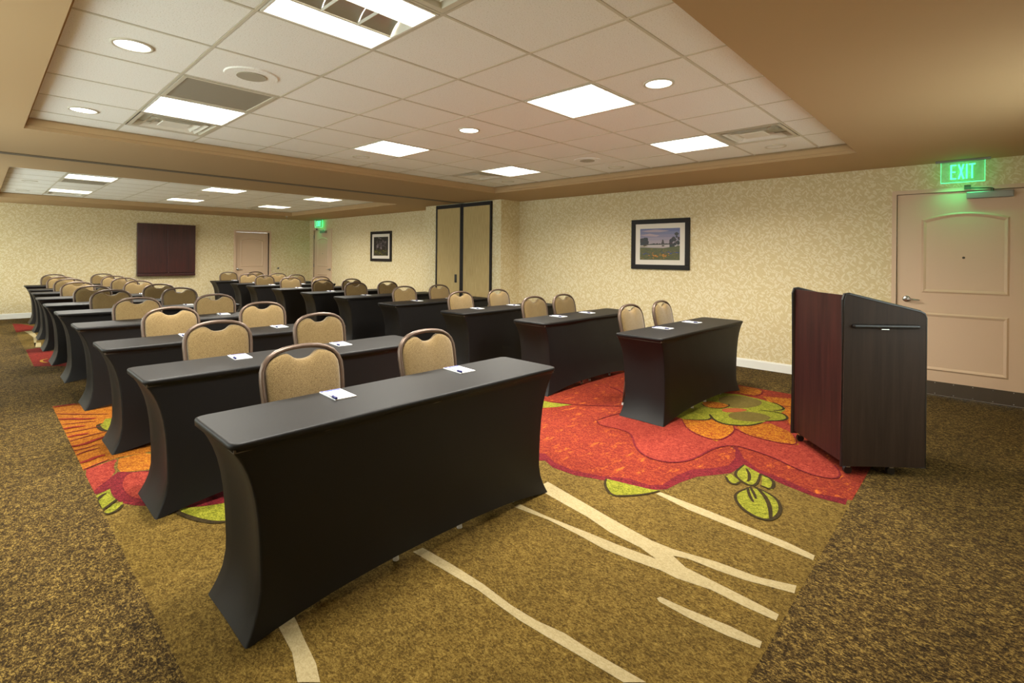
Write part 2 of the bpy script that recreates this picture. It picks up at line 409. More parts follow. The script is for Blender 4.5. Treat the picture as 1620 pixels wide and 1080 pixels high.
LN1 = ['large square ceiling light at top edge of photo with a dark reflector row', 'square ceiling light in the near tray left of the lit round downlight',
       'square ceiling light in the near tray beside the air diffuser close to the right wall', 'square ceiling light between the grey grille and a diffuser in the near tray',
       'square ceiling light in the near tray left of the small lit round downlight', 'square ceiling light in the near tray above the folded partition']
LN2 = ['square ceiling light in the far tray, nearest one of its left pair', 'square ceiling light in the far tray, nearest one of its middle pair', 'square ceiling light in the far tray, nearest one of its right pair',
       'square ceiling light in the far tray, farther one of its left pair', 'square ceiling light in the far tray, farther one of its middle pair', 'square ceiling light in the far tray, farther one of its right pair']
pd = troffer_proto(True); pw = troffer_proto(False)
first = {True: True, False: True}
for (c, y), lab in zip(LIGHTS1 + LIGHTS2, LN1 + LN2):
    dark = (c, y) == LIGHTS1[0]; P0 = pd if dark else pw
    loc = (GX[c] + .305, y + .305, ZT - .004)
    grp = 'square lights in the near ceiling tray' if y < 7 else 'square lights in the far ceiling tray'
    if first[dark]: o = P0; KIDS[P0.name] = [(ch, []) for ch in children(P0)]; o.location = loc; o['label'] = lab; o['group'] = grp; first[dark] = False
    else: o = dup(P0, loc, 0, lab, grp)
    area('lamp', o, .56, TROFFER_W, TROFFER_SPREAD, z=-.004)
def vent(loc, lab):
    t = thing('air_diffuser', lab, 'air vent', loc, 0, 'square air diffusers in the ceiling')
    h = .292
    bm = bmesh.new()
    def ring(o_, i_, z0, z1):
        for s in range(4):
            q = []
            for (r, z) in ((o_, z0), (i_, z1)):
                a = [(-r, -r), (r, -r), (r, r), (-r, r)]
                q.append((Vector((*a[s], z)), Vector((*a[(s + 1) % 4], z))))
            bm.faces.new([bm.verts.new(v) for v in (q[0][0], q[0][1], q[1][1], q[1][0])])
    ring(h, h - .03, 0, 0); ring(h - .03, h - .05, 0, .05); ring(h - .05, .0, .052, .052)
    obj('frame', bm, M['grid'], t)
    for i, r in enumerate((.215, .165)):
        bm = bmesh.new(); ring(r, r - .045, -.002, .034); obj('vane', bm, M['white'], t)
    bm = bmesh.new(); box(bm, -.105, .105, -.105, .105, .000, .008, bevel=.003, seg=1); obj('centre_plate', bm, M['white'], t)
for (c, y), lab in zip(VENTS1 + VENTS2, ['square air diffuser at the top edge of the photo beside the large light', 'square air diffuser in the near tray close to the right wall',
        'square air diffuser in the near tray at left, beside a light and the tray edge', 'square air diffuser in the near tray above the folded partition',
        'square air diffuser in the far tray, on the near side of its left lights', 'square air diffuser in the far tray at the far left, behind the lights', 'square air diffuser in the far tray at the far right corner']):
    vent((GX[c] + .305, y + .305, ZT - .003), lab)
for (c, y), lab in zip(GRILLE, ['grey perforated square return grille in the near tray beside a light', 'grey perforated square return grille in the far tray behind the first left light']):
    t = thing('return_grille', lab, 'grille', (GX[c] + .305, y + .305, ZT - .004), 0, 'grey return grilles')
    h = .292; bm = bmesh.new()
    for a, b, cc, d in ((-h, h, -h, -h + .025), (-h, h, h - .025, h), (-h, -h + .025, -h + .025, h - .025), (h - .025, h, -h + .025, h - .025)): box(bm, a, b, cc, d, 0, .012)
    obj('frame', bm, M['grid'], t); obj('perforated_plate', B(-h + .025, h - .025, -h + .025, h - .025, .006, .012), M['grey_grille'], t)
def downlight(x, y, lit, lab):
    t = thing('recessed_downlight', lab, 'downlight', (x, y, ZT - .005), 0, 'round recessed downlights')
    bm = bmesh.new(); n = 32
    def rg(r, z): return [bm.verts.new((r * math.cos(2 * PI * k / n), r * math.sin(2 * PI * k / n), z)) for k in range(n)]
    rr = [rg(.098, .006), rg(.098, .0), rg(.082, -.002), rg(.080, .005)]
    for a, b in zip(rr, rr[1:]):
        for k in range(n): bm.faces.new((a[k], a[(k + 1) % n], b[(k + 1) % n], b[k]))
    obj('trim_ring', bm, M['grid'], t, smooth=True)
    bm = bmesh.new(); cyl(bm, (0, 0, .004), .081, .003, n=32)
    obj('lens', bm, M['lens'] if lit else M['tile'], t)
    if lit: area('lamp', t, .15, DOWN_W, 1.6, 'DISK', z=-.004)
DL = [(.572, 3.388, 1, 'large lit round downlight at the upper left of the near tray'), (.572, 5.218, 1, 'lit round downlight at the left corner of the near tray'),
      (3.012, 3.388, 1, 'small lit round downlight in the middle of the near tray'), (3.012, 1.558, 1, 'lit round downlight at the right of the near tray'),
      (3.012, 5.24, 0, 'unlit round downlight in the near tray just below a square light'), (5.46, 1.558, 0, 'unlit round downlight in the near tray beside the right air diffuser'),
      (5.46, 3.39, 0, 'unlit round downlight near the right edge of the near tray, close to the speaker'), (5.46, 5.26, 0, 'unlit round downlight in the near tray above the folded partition'),
      (.572, 11.08, 0, 'unlit round downlight in the far tray, nearer of the two at its left end'), (.572, 12.9, 0, 'unlit round downlight in the far tray, farther of the two at its left end'),
      (3.012, 11.08, 0, 'unlit round downlight in the middle of the far tray'), (5.46, 11.08, 0, 'unlit round downlight in the far tray toward its right edge')]
for a in DL: downlight(*a)
for x, y, lab in ((1.182, 3.39, 'large round speaker grille in the near tray above the grey return grille'), (4.842, 3.39, 'small looking round speaker grille far right of the middle downlight in the near tray')):
    t = thing('ceiling_speaker', lab, 'speaker', (x, y, ZT - .004), 0, 'round ceiling speakers')
    bm = bmesh.new(); cyl(bm, (0, 0, .001), .15, .008, n=40, r2=.155); obj('bezel', bm, M['tile'], t)
    bm = bmesh.new(); cyl(bm, (0, 0, -.005), .085, .005, n=40); obj('grille', bm, M['speaker_grille'], t)
t = thing('sprinkler_head', 'tiny ceiling sprinkler on the soffit at the far right corner of the far tray', 'sprinkler', (5.72, 13.75, ZS))
bm = bmesh.new(); cyl(bm, (0, 0, -.004), .035, .008); obj('escutcheon', bm, M['white'], t)
bm = bmesh.new(); cyl(bm, (0, 0, -.025), .012, .035, n=10); cyl(bm, (0, 0, -.044), .02, .003, n=12); obj('nozzle', bm, M['alu'], t)

# ------------------------------------------------------------------ baseboards
def bb(name, x0, x1, y0, y1):
    bm = bmesh.new(); box(bm, x0, x1, y0, y1, 0, .10)
    w2 = .006
    if x1 - x0 < y1 - y0: box(bm, x0 + (w2 if x0 > 3 else 0), x1 - (0 if x0 > 3 else w2), y0, y1, .10, .114)
    else: box(bm, x0, x1, y0 + w2, y1, .10, .114)
    struct(name, bm, M['baseboard'])
bb('baseboard_right', XR - .014, XR, .79, BY0); bb('baseboard_pier_front', BX, XR - .014, BY0 - .014, BY0)
bb('baseboard_pier', BX - .014, BX, BY0 - .014, 6.585)
bb('baseboard_right_far', XR - .014, XR, BY1, 13.62); bb('baseboard_right_corner', XR - .014, XR, 14.79, YF)
bb('baseboard_far_left', XL, 4.82, YF - .014, YF); bb('baseboard_far_right', 5.82, XR - .014, YF - .014, YF)
bb('baseboard_left', XL, XL + .014, YN, YF)

# ------------------------------------------------------------------ carpet inset and its woven flowers
INX = (.487, 5.9)
def flatpoly(bm, pts, z):
    vs = [bm.verts.new((x, y, z)) for x, y in pts]
    for t_ in tessellate_polygon([[Vector((x, y, 0)) for x, y in pts]]):
        try:
            f = bm.faces.new([vs[i] for i in t_])
            if f.calc_area() < 1e-9: bm.faces.remove(f)
        except ValueError: pass
def fix_up(o):
    for p in o.data.polygons:
        if p.normal.z < 0: p.flip()
def carpet_piece(name, pts, z, m):
    bm = bmesh.new(); flatpoly(bm, pts, z); bm.normal_update()
    for f in list(bm.faces):
        if f.normal.z < 0: f.normal_flip()
    me = bpy.data.meshes.new(name); bm.to_mesh(me); bm.free(); me.materials.append(m)
    o = bpy.data.objects.new(name, me); C.objects.link(o); o.parent = floor; return o
def clampp(pts): return [(min(max(x, INX[0]), INX[1]), max(y, .58)) for x, y in pts]
for y0, y1 in ((.58, 6.22), (8.60, 13.75)):
    carpet_piece('carpet_inset', [(INX[0], y0), (INX[1], y0), (INX[1], y1), (INX[0], y1)], .0010, M['inset'])
PAT = json.loads(r'''{"red":[[[2.44,2.632],[2.829,2.325],[2.749,2.169],[2.738,1.993],[2.8,1.812],[2.891,1.673],[2.895,1.537],[2.953,1.478],[3.131,1.477],[3.301,1.449],[3.461,1.337],[3.557,1.292],[3.726,1.308],[3.875,1.361],[3.919,1.409],[3.931,1.365],[3.75,1.257],[3.624,1.122],[3.591,0.965],[3.499,0.758],[3.546,0.601]]],"maroonband":[[[2.388,2.575],[2.729,2.242],[2.676,2.129],[2.683,1.953],[2.75,1.78],[2.813,1.628],[2.84,1.5],[2.916,1.431],[3.059,1.414],[3.225,1.372],[3.346,1.292],[3.44,1.235],[3.639,1.219],[3.561,1.089],[3.497,0.927],[3.45,0.748],[3.469,0.596],[3.559,0.603],[3.505,0.76],[3.598,0.967],[3.632,1.125],[3.758,1.259],[3.94,1.368],[3.932,1.414],[3.875,1.361],[3.726,1.308],[3.557,1.292],[3.461,1.337],[3.301,1.449],[3.131,1.477],[2.953,1.478],[2.895,1.537],[2.891,1.673],[2.8,1.812],[2.738,1.993],[2.749,2.169],[2.829,2.325],[2.522,2.721]]],"coral":[[[3.712,2.475],[3.621,2.381],[3.668,2.168],[3.599,2.058],[3.384,1.915],[3.278,1.76],[3.295,1.619],[3.392,1.537],[3.532,1.504],[3.775,1.492],[3.933,1.438],[3.972,1.355],[3.931,1.13],[3.832,0.963],[3.78,0.82],[3.824,0.706],[3.942,0.704],[4.077,0.767],[4.299,0.935],[4.486,1.067],[4.91,1.324],[5.278,1.935],[4.651,2.337],[4.08,2.413]],[[0.474,4.265],[0.583,4.32],[0.684,4.364],[0.635,4.237],[0.624,4.069],[0.478,3.856],[0.472,3.874]],[[0.7,4.021],[0.751,3.985],[0.846,3.845],[0.78,3.542],[0.696,3.486],[0.634,3.595],[0.615,3.71],[0.621,3.854],[0.658,3.978]]],"orange":[[[4.272,1.959],[4.079,1.832],[3.99,1.701],[3.957,1.53],[4.132,1.503],[4.318,1.518],[4.417,1.572],[4.493,1.74],[4.428,1.889]],[[4.402,1.548],[4.266,1.39],[4.261,1.225],[4.273,1.136],[4.32,1.049],[4.458,1.094],[4.607,1.193],[4.712,1.357],[4.621,1.488]],[[5.119,1.381],[4.642,1.158],[4.661,1.03],[5.776,1.279],[5.732,1.432],[5.581,1.693]],[[5.667,2.032],[5.55,1.9],[5.542,1.766],[5.663,1.729],[5.809,1.767],[5.877,1.851],[5.854,2.004]]],"green":[[[4.311,2.049],[4.286,1.946],[4.394,1.796],[4.489,1.786],[4.403,1.649],[4.456,1.54],[4.542,1.462],[4.761,1.406],[4.87,1.314],[4.958,1.293],[5.041,1.324],[5.112,1.389],[5.253,1.39],[5.371,1.47],[5.452,1.653],[5.489,1.9],[5.417,2.054],[4.968,2.077],[4.626,2.059]],[[3.848,3.236],[3.855,3.102],[3.934,2.911],[3.781,2.963],[3.637,3.058]],[[2.781,1.775],[2.697,1.737],[2.602,1.629],[2.656,1.566],[2.757,1.491],[2.871,1.451],[2.845,1.503],[2.813,1.628]],[[3.639,1.219],[3.456,1.219],[3.371,1.165],[3.325,1.08],[3.375,1.051],[3.561,1.089]],[[3.357,1.239],[3.423,1.229],[3.35,1.141],[3.278,1.149],[3.28,1.19]],[[3.553,1.073],[3.521,0.991],[3.362,0.958],[3.378,1.026]],[[3.293,1.069],[3.175,1.107],[3.084,1.081],[2.99,1.011],[2.944,0.921],[2.958,0.858],[3.042,0.838],[3.148,0.85],[3.248,0.895],[3.301,0.959],[3.316,1.026]],[[0.474,3.769],[0.559,3.828],[0.55,3.703],[0.558,3.637],[0.471,3.54]],[[0.475,3.504],[0.538,3.579],[0.581,3.576],[0.572,3.533],[0.548,3.483],[0.497,3.452]],[[0.687,5.301],[0.726,5.333],[0.762,5.469],[0.813,5.443],[0.753,5.034],[0.726,5.082],[0.699,5.131]],[[0.781,3.256],[0.827,3.231],[0.894,3.184],[0.999,3.144],[0.991,2.99],[0.929,2.922],[0.865,2.968],[0.816,3.066],[0.78,3.173]]],"olive":[[[5.157,1.999],[5.363,1.966],[5.451,1.822],[5.419,1.664],[5.288,1.603],[5.111,1.627],[4.969,1.719],[4.936,1.85]],[[4.722,1.73],[4.898,1.675],[4.959,1.54],[4.927,1.437],[4.84,1.394],[4.68,1.453],[4.609,1.557],[4.607,1.668]]],"salmon":[[[4.849,1.837],[4.983,1.724],[4.985,1.626],[4.827,1.689],[4.74,1.776]]],"orange2":[[[4.871,2.036],[4.78,1.955],[4.835,1.832],[4.982,1.805],[5.048,1.892],[4.999,2.046]]],"lines":[["dark",0.02,[[2.781,1.775],[2.697,1.737],[2.602,1.629],[2.656,1.566],[2.757,1.491],[2.866,1.449]]],["dark",0.02,[[3.639,1.219],[3.456,1.219],[3.371,1.165],[3.325,1.08],[3.375,1.051],[3.561,1.089]]],["dark",0.02,[[3.585,1.187],[3.51,1.141],[3.423,1.112],[3.382,1.109]]],["dark",0.02,[[3.357,1.239],[3.28,1.19],[3.278,1.149],[3.35,1.141]]],["dark",0.02,[[3.561,1.089],[3.521,0.991],[3.362,0.958],[3.38,1.033]]],["dark",0.022,[[3.319,1.065],[3.175,1.107],[3.082,1.083],[2.99,1.011],[2.944,0.921],[2.958,0.858],[3.042,0.838],[3.148,0.85],[3.248,0.895],[3.301,0.959],[3.335,1.057]]],["dark",0.025,[[3.338,1.045],[3.252,0.969],[3.131,0.903],[2.965,0.851]]],["dark",0.018,[[3.307,1.068],[3.236,1.025],[3.171,0.992]]],["dark",0.018,[[3.293,1.082],[3.187,1.035],[3.118,0.99]]],["dark",0.02,[[4.286,1.946],[4.394,1.796],[4.496,1.779],[4.585,1.839]]],["dark",0.03,[[4.585,1.839],[4.46,1.755],[4.403,1.649],[4.456,1.54],[4.542,1.462],[4.689,1.42]]],["dark",0.022,[[4.747,1.42],[4.87,1.314],[4.958,1.293],[5.041,1.324],[5.112,1.389],[5.059,1.553]]],["dark",0.022,[[5.119,1.456],[5.253,1.39],[5.371,1.47],[5.423,1.553]]],["dark",0.016,[[4.871,2.036],[4.78,1.955],[4.835,1.832],[4.982,1.805],[5.049,1.84]]],["maroon",0.018,[[3.712,2.475],[3.621,2.381],[3.668,2.168],[3.599,2.058],[3.384,1.915],[3.278,1.76],[3.295,1.619],[3.392,1.537],[3.532,1.504],[3.775,1.492],[3.933,1.438],[3.972,1.355],[3.931,1.13],[3.832,0.963],[3.78,0.82],[3.824,0.706],[3.942,0.704],[4.077,0.767]]],["maroon",0.015,[[3.712,2.475],[3.884,2.474],[4.091,2.42]]],["maroon",0.014,[[3.865,3.166],[3.945,2.88],[4.259,2.52]]],["maroon",0.014,[[4.272,1.959],[4.079,1.832],[3.99,1.701],[3.957,1.53],[4.132,1.503],[4.318,1.518],[4.417,1.572]]],["maroon",0.014,[[4.345,1.528],[4.266,1.39],[4.261,1.225],[4.273,1.136],[4.32,1.049],[4.546,1.145]]],["maroon",0.014,[[4.786,3.024],[4.735,2.883],[4.633,2.743]]],["maroon",0.014,[[5.347,1.443],[5.394,1.347]]],["maroon",0.014,[[5.523,1.89],[5.542,1.766],[5.668,1.724],[5.812,1.763]]],["dark",0.03,[[0.76,3.246],[0.778,3.162],[0.814,3.058],[0.864,2.963],[0.927,2.915]]],["dark",0.03,[[0.722,5.337],[0.687,5.301],[0.695,5.135],[0.725,5.075]]],["dark",0.02,[[0.474,3.677],[0.507,3.747],[0.532,3.769]]],["dark",0.02,[[0.475,3.525],[0.52,3.575],[0.562,3.633]]],["dark",0.02,[[0.469,3.521],[0.496,3.448],[0.547,3.479],[0.574,3.532]]],["maroon",0.014,[[0.479,5.941],[0.62,5.781],[0.8,5.612]]],["maroon",0.014,[[0.48,5.531],[0.631,5.476],[0.697,5.449]]],["maroon",0.014,[[0.475,5.247],[0.605,5.247],[0.725,5.263]]],["maroon",0.014,[[0.471,4.988],[0.607,5.052],[0.707,5.07]]],["maroon",0.014,[[0.464,4.755],[0.524,4.731],[0.628,4.774]]],["maroon",0.014,[[0.47,4.612],[0.539,4.663],[0.624,4.685]]],["maroon",0.014,[[0.481,4.272],[0.549,4.324],[0.633,4.372]]],["redstreak",0.04,[[0.475,5.729],[0.564,5.666],[0.626,5.589],[0.708,5.537]]],["redstreak",0.04,[[0.468,5.385],[0.537,5.383],[0.617,5.357]]],["redstreak",0.04,[[0.476,5.122],[0.551,5.129],[0.61,5.112]]],["redstreak",0.04,[[0.47,4.857],[0.543,4.839],[0.62,4.898],[0.681,4.937]]],["redstreak",0.04,[[0.477,4.427],[0.535,4.448],[0.576,4.488],[0.627,4.487]]],["redstreak",0.04,[[0.486,6.201],[0.57,6.206],[0.653,6.184]]],["loop",0.03,[[0.66,9.067],[0.599,9.019],[0.581,8.935],[0.597,8.818],[0.637,8.75]]]],"cream":[[[1.498,1.991],[1.511,1.785],[1.515,1.582],[1.503,1.404],[1.509,1.273],[1.532,1.154],[1.532,1.028],[1.546,0.824],[1.493,0.878],[1.483,1.042],[1.472,1.187],[1.463,1.321],[1.466,1.431],[1.473,1.573],[1.46,1.763],[1.444,1.997]],[[2.485,2.017],[2.424,1.714],[2.37,1.437],[2.336,1.222],[2.341,1.112],[2.387,0.919],[2.404,0.738],[2.458,0.6],[2.395,0.592],[2.339,0.777],[2.323,0.894],[2.316,1.023],[2.29,1.088],[2.244,1.004],[2.235,0.884],[2.223,0.737],[2.209,0.601],[2.164,0.599],[2.161,0.716],[2.169,0.858],[2.14,0.996],[2.143,1.078],[2.12,1.208],[2.106,1.353],[2.122,1.533],[2.128,1.724],[2.101,1.948],[2.147,1.947],[2.151,1.743],[2.173,1.499],[2.185,1.323],[2.209,1.133],[2.241,1.232],[2.255,1.416],[2.302,1.589],[2.33,1.785],[2.368,2.009]],[[1.957,0.998],[1.975,0.992],[1.984,0.874],[2.007,0.717],[2.009,0.603],[1.97,0.598],[1.948,0.705],[1.938,0.854],[1.944,0.982]],[[2.817,1.449],[2.855,1.441],[2.839,1.175],[2.818,0.939],[2.8,0.73],[2.768,0.599],[2.72,0.594],[2.737,0.777],[2.751,0.987],[2.767,1.225]],[[0.796,1.937],[0.781,1.795],[0.74,1.657],[0.792,1.603],[0.818,1.688],[0.839,1.826],[0.86,1.943],[0.875,2.08],[0.817,2.095]],[[0.59,12.517],[0.702,12.472],[0.713,11.642],[0.607,10.307],[0.667,10.25],[0.701,10.78],[0.625,10.851],[0.656,11.526],[0.625,12.166]]],"amber":[[[0.486,6.259],[0.488,5.387],[0.473,4.592],[0.474,4.265],[0.564,4.339],[0.686,4.378],[0.827,4.355],[1.326,4.25],[1.879,5.258],[1.294,6.181],[0.872,6.122],[0.655,6.2]],[[0.681,4.349],[0.827,4.355],[0.885,4.211],[0.836,3.973],[0.755,4.01],[0.652,4.07],[0.646,4.165]]],"maroon":[[[0.472,3.874],[0.624,4.069],[0.642,4.095],[0.694,4.027],[0.753,3.997],[1.021,3.786],[1.076,3.393],[0.999,3.144],[0.896,3.193],[0.818,3.247],[0.713,3.379],[0.624,3.469],[0.573,3.566],[0.557,3.662],[0.555,3.82],[0.473,3.793]]],"red2":[[[0.499,10.149],[0.641,10.235],[0.767,9.706],[1.033,9.331],[0.912,8.225],[0.619,8.508],[0.497,8.598]],[[0.493,14.011],[0.61,13.834],[0.761,13.244],[1.232,12.703],[1.16,11.952],[0.727,12.646],[0.489,12.421]]]}''')
PAT['red'][0] += [[3.56, .575], [5.9, .575], [5.9, 3.3], [5.4, 3.55], [5.0, 3.95], [4.5, 3.85], [4.1, 4.1], [3.5, 3.95], [3.0, 3.75], [2.62, 3.3]]
PAT['amber'][0] = [p for p in PAT['amber'][0] if p[0] < 1.0] + [[1.25, 4.3], [1.2, 4.8], [1.3, 5.3], [1.1, 5.9], [.9, 6.1]]
PAT['amber'][0] = sorted(PAT['amber'][0], key=lambda p: math.atan2(p[1] - 5.2, p[0] - .8))
def smoothpoly(pts, closed=True, it=1):
    for _ in range(it):
        out = []; n = len(pts)
        for i in range(n if closed else n - 1):
            a, b = pts[i], pts[(i + 1) % n]
            out += [(a[0] * .75 + b[0] * .25, a[1] * .75 + b[1] * .25), (a[0] * .25 + b[0] * .75, a[1] * .25 + b[1] * .75)]
        if not closed: out = [pts[0]] + out + [pts[-1]]
        pts = out
    return pts
ORDER = ['red', 'red2', 'maroonband', 'amber', 'maroon', 'coral', 'cream', 'orange', 'green', 'olive', 'salmon', 'orange2']
NM = {'red': 'flower_ground', 'red2': 'flower_ground', 'maroonband': 'flower_border', 'maroon': 'flower_border', 'amber': 'petal', 'coral': 'petal', 'cream': 'stem_line', 'orange': 'petal',
      'green': 'leaf', 'olive': 'leaf_shade', 'salmon': 'leaf_shade', 'orange2': 'flower_centre'}
z = .0016
for k in ORDER:
    for pts in PAT[k]:
        p = [tuple(q) for q in pts]
        if k not in ('red', 'red2', 'maroonband', 'cream', 'amber', 'orange', 'green'): p = smoothpoly(p)
        if k == 'maroonband': pass
        carpet_piece(NM[k], clampp(p), z, M[k]); z += .00008
def ribbon(pts, w_):
    L, Rr = [], []
    n = len(pts)
    for i in range(n):
        a = Vector(pts[max(i - 1, 0)]); b = Vector(pts[min(i + 1, n - 1)]); d = (b - a).normalized(); nrm = Vector((-d.y, d.x))
        ww = w_ / 2 * (0.45 + 0.55 * math.sin(PI * (i + .6) / (n + .2)))
        L.append(tuple(Vector(pts[i]) + nrm * ww)); Rr.append(tuple(Vector(pts[i]) - nrm * ww))
    return L + Rr[::-1]
for col, w_, pts in PAT['lines']:
    p = smoothpoly([tuple(q) for q in pts], closed=False, it=2)
    carpet_piece('petal_streak' if col == 'redstreak' else 'outline', clampp(ribbon(p, w_)), z, M[col]); z += .00005

# ------------------------------------------------------------------ doors (setting)
def rect_frame(bm, f, a0, a1, z0, z1, w_, d0, d1, arch=0.0):
    """raised moulding on a door; f maps (a, depth, z)"""
    n = 14 if arch else 1
    def outline(ins):
        pts = [(a0 + ins, z0 + ins), (a1 - ins, z0 + ins)]
        for i in range(n + 1):
            u = i / n; a = a1 - ins + (a0 - a1 + 2 * ins) * u
            pts.append((a, z1 - ins + arch * (1 - (2 * u - 1) ** 2)))
        return pts
    O, I, mid = outline(0), outline(w_), outline(w_ * .4)
    rings = [[bm.verts.new(f(a, d0, z)) for a, z in O], [bm.verts.new(f(a, d1, z)) for a, z in mid], [bm.verts.new(f(a, d1 * .7, z)) for a, z in outline(w_ * .65)], [bm.verts.new(f(a, d0, z)) for a, z in I]]
    m_ = len(O)
    for r0, r1 in zip(rings, rings[1:]):
        for k in range(m_): bm.faces.new((r0[k], r0[(k + 1) % m_], r1[(k + 1) % m_], r1[k]))
def lever(parent, f, a, z, s):
    """f maps (a, depth, z) to world, s direction of the lever"""
    bm = bmesh.new()
    tube(bm, [f(a, 0.0, z), f(a, .008, z), f(a, .014, z)], [.034, .034, .026], 20)
    tube(bm, [f(a, .012, z), f(a, .045, z)], .012, 12)
    tube(bm, [f(a, .045, z), f(a + s * .02, .052, z), f(a + s * .06, .052, z - .002), f(a + s * .115, .05, z - .006)], [.012, .011, .009, .007], 10)
    obj('door_handle', bm, M['nickel'], parent, smooth=True)
def door_right(n_, y0, y1, handle_y, hs, hinge_y, kick):
    fx = lambda a, d, z: (XR + .012 - d, a, z)
    bm = bmesh.new(); box(bm, XR + .012, XR + .056, y0 + .004, y1 - .004, .008, 2.136)
    d = struct('door_%d' % n_, bm, M['door'])
    mid = (y0 + y1) / 2; hw = .338 if n_ == 1 else .33
    c = .193 if n_ == 1 else mid
    for (z0, z1, ar) in ((1.08, 1.865, .06), (.26, .87, 0)):
        bm = bmesh.new(); rect_frame(bm, fx, c - hw, c + hw, z0, z1, .040, 0, .012, ar); obj('panel_moulding', bm, M['door'], d)
    lever(d, fx, handle_y, 1.005, hs)
    bm = bmesh.new(); tube(bm, [fx(c, -.002, 1.455), fx(c, .004, 1.455)], .012, 14); obj('peephole', bm, M['bronze'], d)
    if kick:
        bm = bmesh.new(); box(bm, XR + .006, XR + .012, y0 + .02, y1 - .02, .012, .150)
        k_ = obj('kick_plate', bm, M['bronze'], d)
        bm = bmesh.new()
        for yy in [y0 + .04 + i * (y1 - y0 - .08) / 7 for i in range(8)]:
            for zz in (.025, .137): tube(bm, [(XR + .007, yy, zz), (XR + .004, yy, zz)], .005, 8)
        obj('screws', bm, M['nickel'], k_)
    for zz in (.25, 1.1, 1.95):
        bm = bmesh.new(); cyl(bm, (XR - .002, hinge_y, zz), .009, .1, n=10); obj('hinge', bm, M['alu'], d)
    # closer: body on the leaf, arm up to the frame
    cy = .003 if n_ == 1 else 14.12
    bm = bmesh.new(); box(bm, XR - .045, XR + .010, cy - .172, cy + .172, 2.055, 2.122, bevel=.006); cl = obj('door_closer', bm, M['alu'], d)
    bm = bmesh.new(); yA = cy + (.0 if n_ == 1 else .2)
    tube(bm, [(XR - .02, cy - .02, 2.12), (XR - .02, cy - .02, 2.15)], .012, 10)
    tube(bm, [(XR - .02, cy - .02, 2.15), (XR - .06, cy + .08, 2.155), (XR - .02, cy + (.16 if n_ == 1 else .4), 2.165)], .007, 8)
    box(bm, XR - .035, XR - .016, cy + (.14 if n_ == 1 else .38), cy + (.19 if n_ == 1 else .43), 2.152, 2.195)
    obj('closer_arm', bm, M['bronze'], cl)
    bm = bmesh.new(); fw = .040
    box(bm, XR - .014, XR + .11, y1, y1 + fw, 0, 2.14 + fw); box(bm, XR - .014, XR + .11, y0 - fw, y0, 0, 2.14 + fw); box(bm, XR - .014, XR + .11, y0, y1, 2.14, 2.14 + fw)
    obj('door_frame', bm, M['door'], d)
    return d
door_right(1, -.37, .745, .655, -1, -.365, True)
door_right(2, 13.66, 14.74, 13.74, 1, 14.735, False)
# end-wall door, set back in its opening
fy = lambda a, d, z: (a, YF + .055 - d, z)
d = struct('door_3', B(4.884, 5.756, YF + .055, YF + .1, .008, 2.026), M['door'])
for z0, z1, ar in ((1.07, 1.80, .05), (.25, .86, 0)):
    bm = bmesh.new(); rect_frame(bm, fy, 5.02, 5.62, z0, z1, .036, 0, .012, ar); obj('panel_moulding', bm, M['door'], d)
lever(d, fy, 4.95, 1.0, 1)
bm = bmesh.new(); fw = .055
for a, b, z0, z1 in ((4.88 - fw, 4.88, 0, 2.03 + fw), (5.76, 5.76 + fw, 0, 2.03 + fw), (4.88, 5.76, 2.03, 2.03 + fw)): box(bm, a, b, YF - .014, YF + .11, z0, z1)
obj('door_frame', bm, M['door'], d)
t = thing('wall_bumper', 'small round metal door bumper on the end wall right of the door', 'door bumper', (6.02, YF, 1.02))
bm = bmesh.new(); cyl(bm, (0, -.006, 0), .032, .012, 'Y'); obj('plate', bm, M['nickel'], t)
bm = bmesh.new(); cyl(bm, (0, -.022, 0), .018, .02, 'Y'); obj('rubber_tip', bm, M['blacktrim'], t)

# ------------------------------------------------------------------ folding partition
t = thing('folding_partition', 'folded beige accordion partition with black edges standing against the wallpapered pier', 'partition', (BX, 7.4, 0))
for y0, y1, latch in ((6.60, 7.415, False), (7.425, 8.215, True)):
    bm = bmesh.new(); x0, x1 = -.034, -.002; a, b = y0 - 7.4, y1 - 7.4; z0, z1 = .015, 2.435; e = .042
    box(bm, x0, x1, a, a + e, z0, z1); box(bm, x0, x1, b - e, b, z0, z1); box(bm, x0, x1, a + e, b - e, z1 - .07, z1); box(bm, x0, x1, a + e, b - e, z0, z0 + .06)
    fr = obj('panel_frame', bm, M['blackframe'], t)
    p = obj('fabric_panel', B(x0 + .008, x1, a + e, b - e, z0 + .06, z1 - .07), M['partition'], t)
    if latch:
        bm = bmesh.new(); box(bm, x0 - .002, x0 + .008, .155, .215, .905, 1.065, bevel=.004); obj('pull_latch', bm, M['blacktrim'], p)
        bm = bmesh.new()

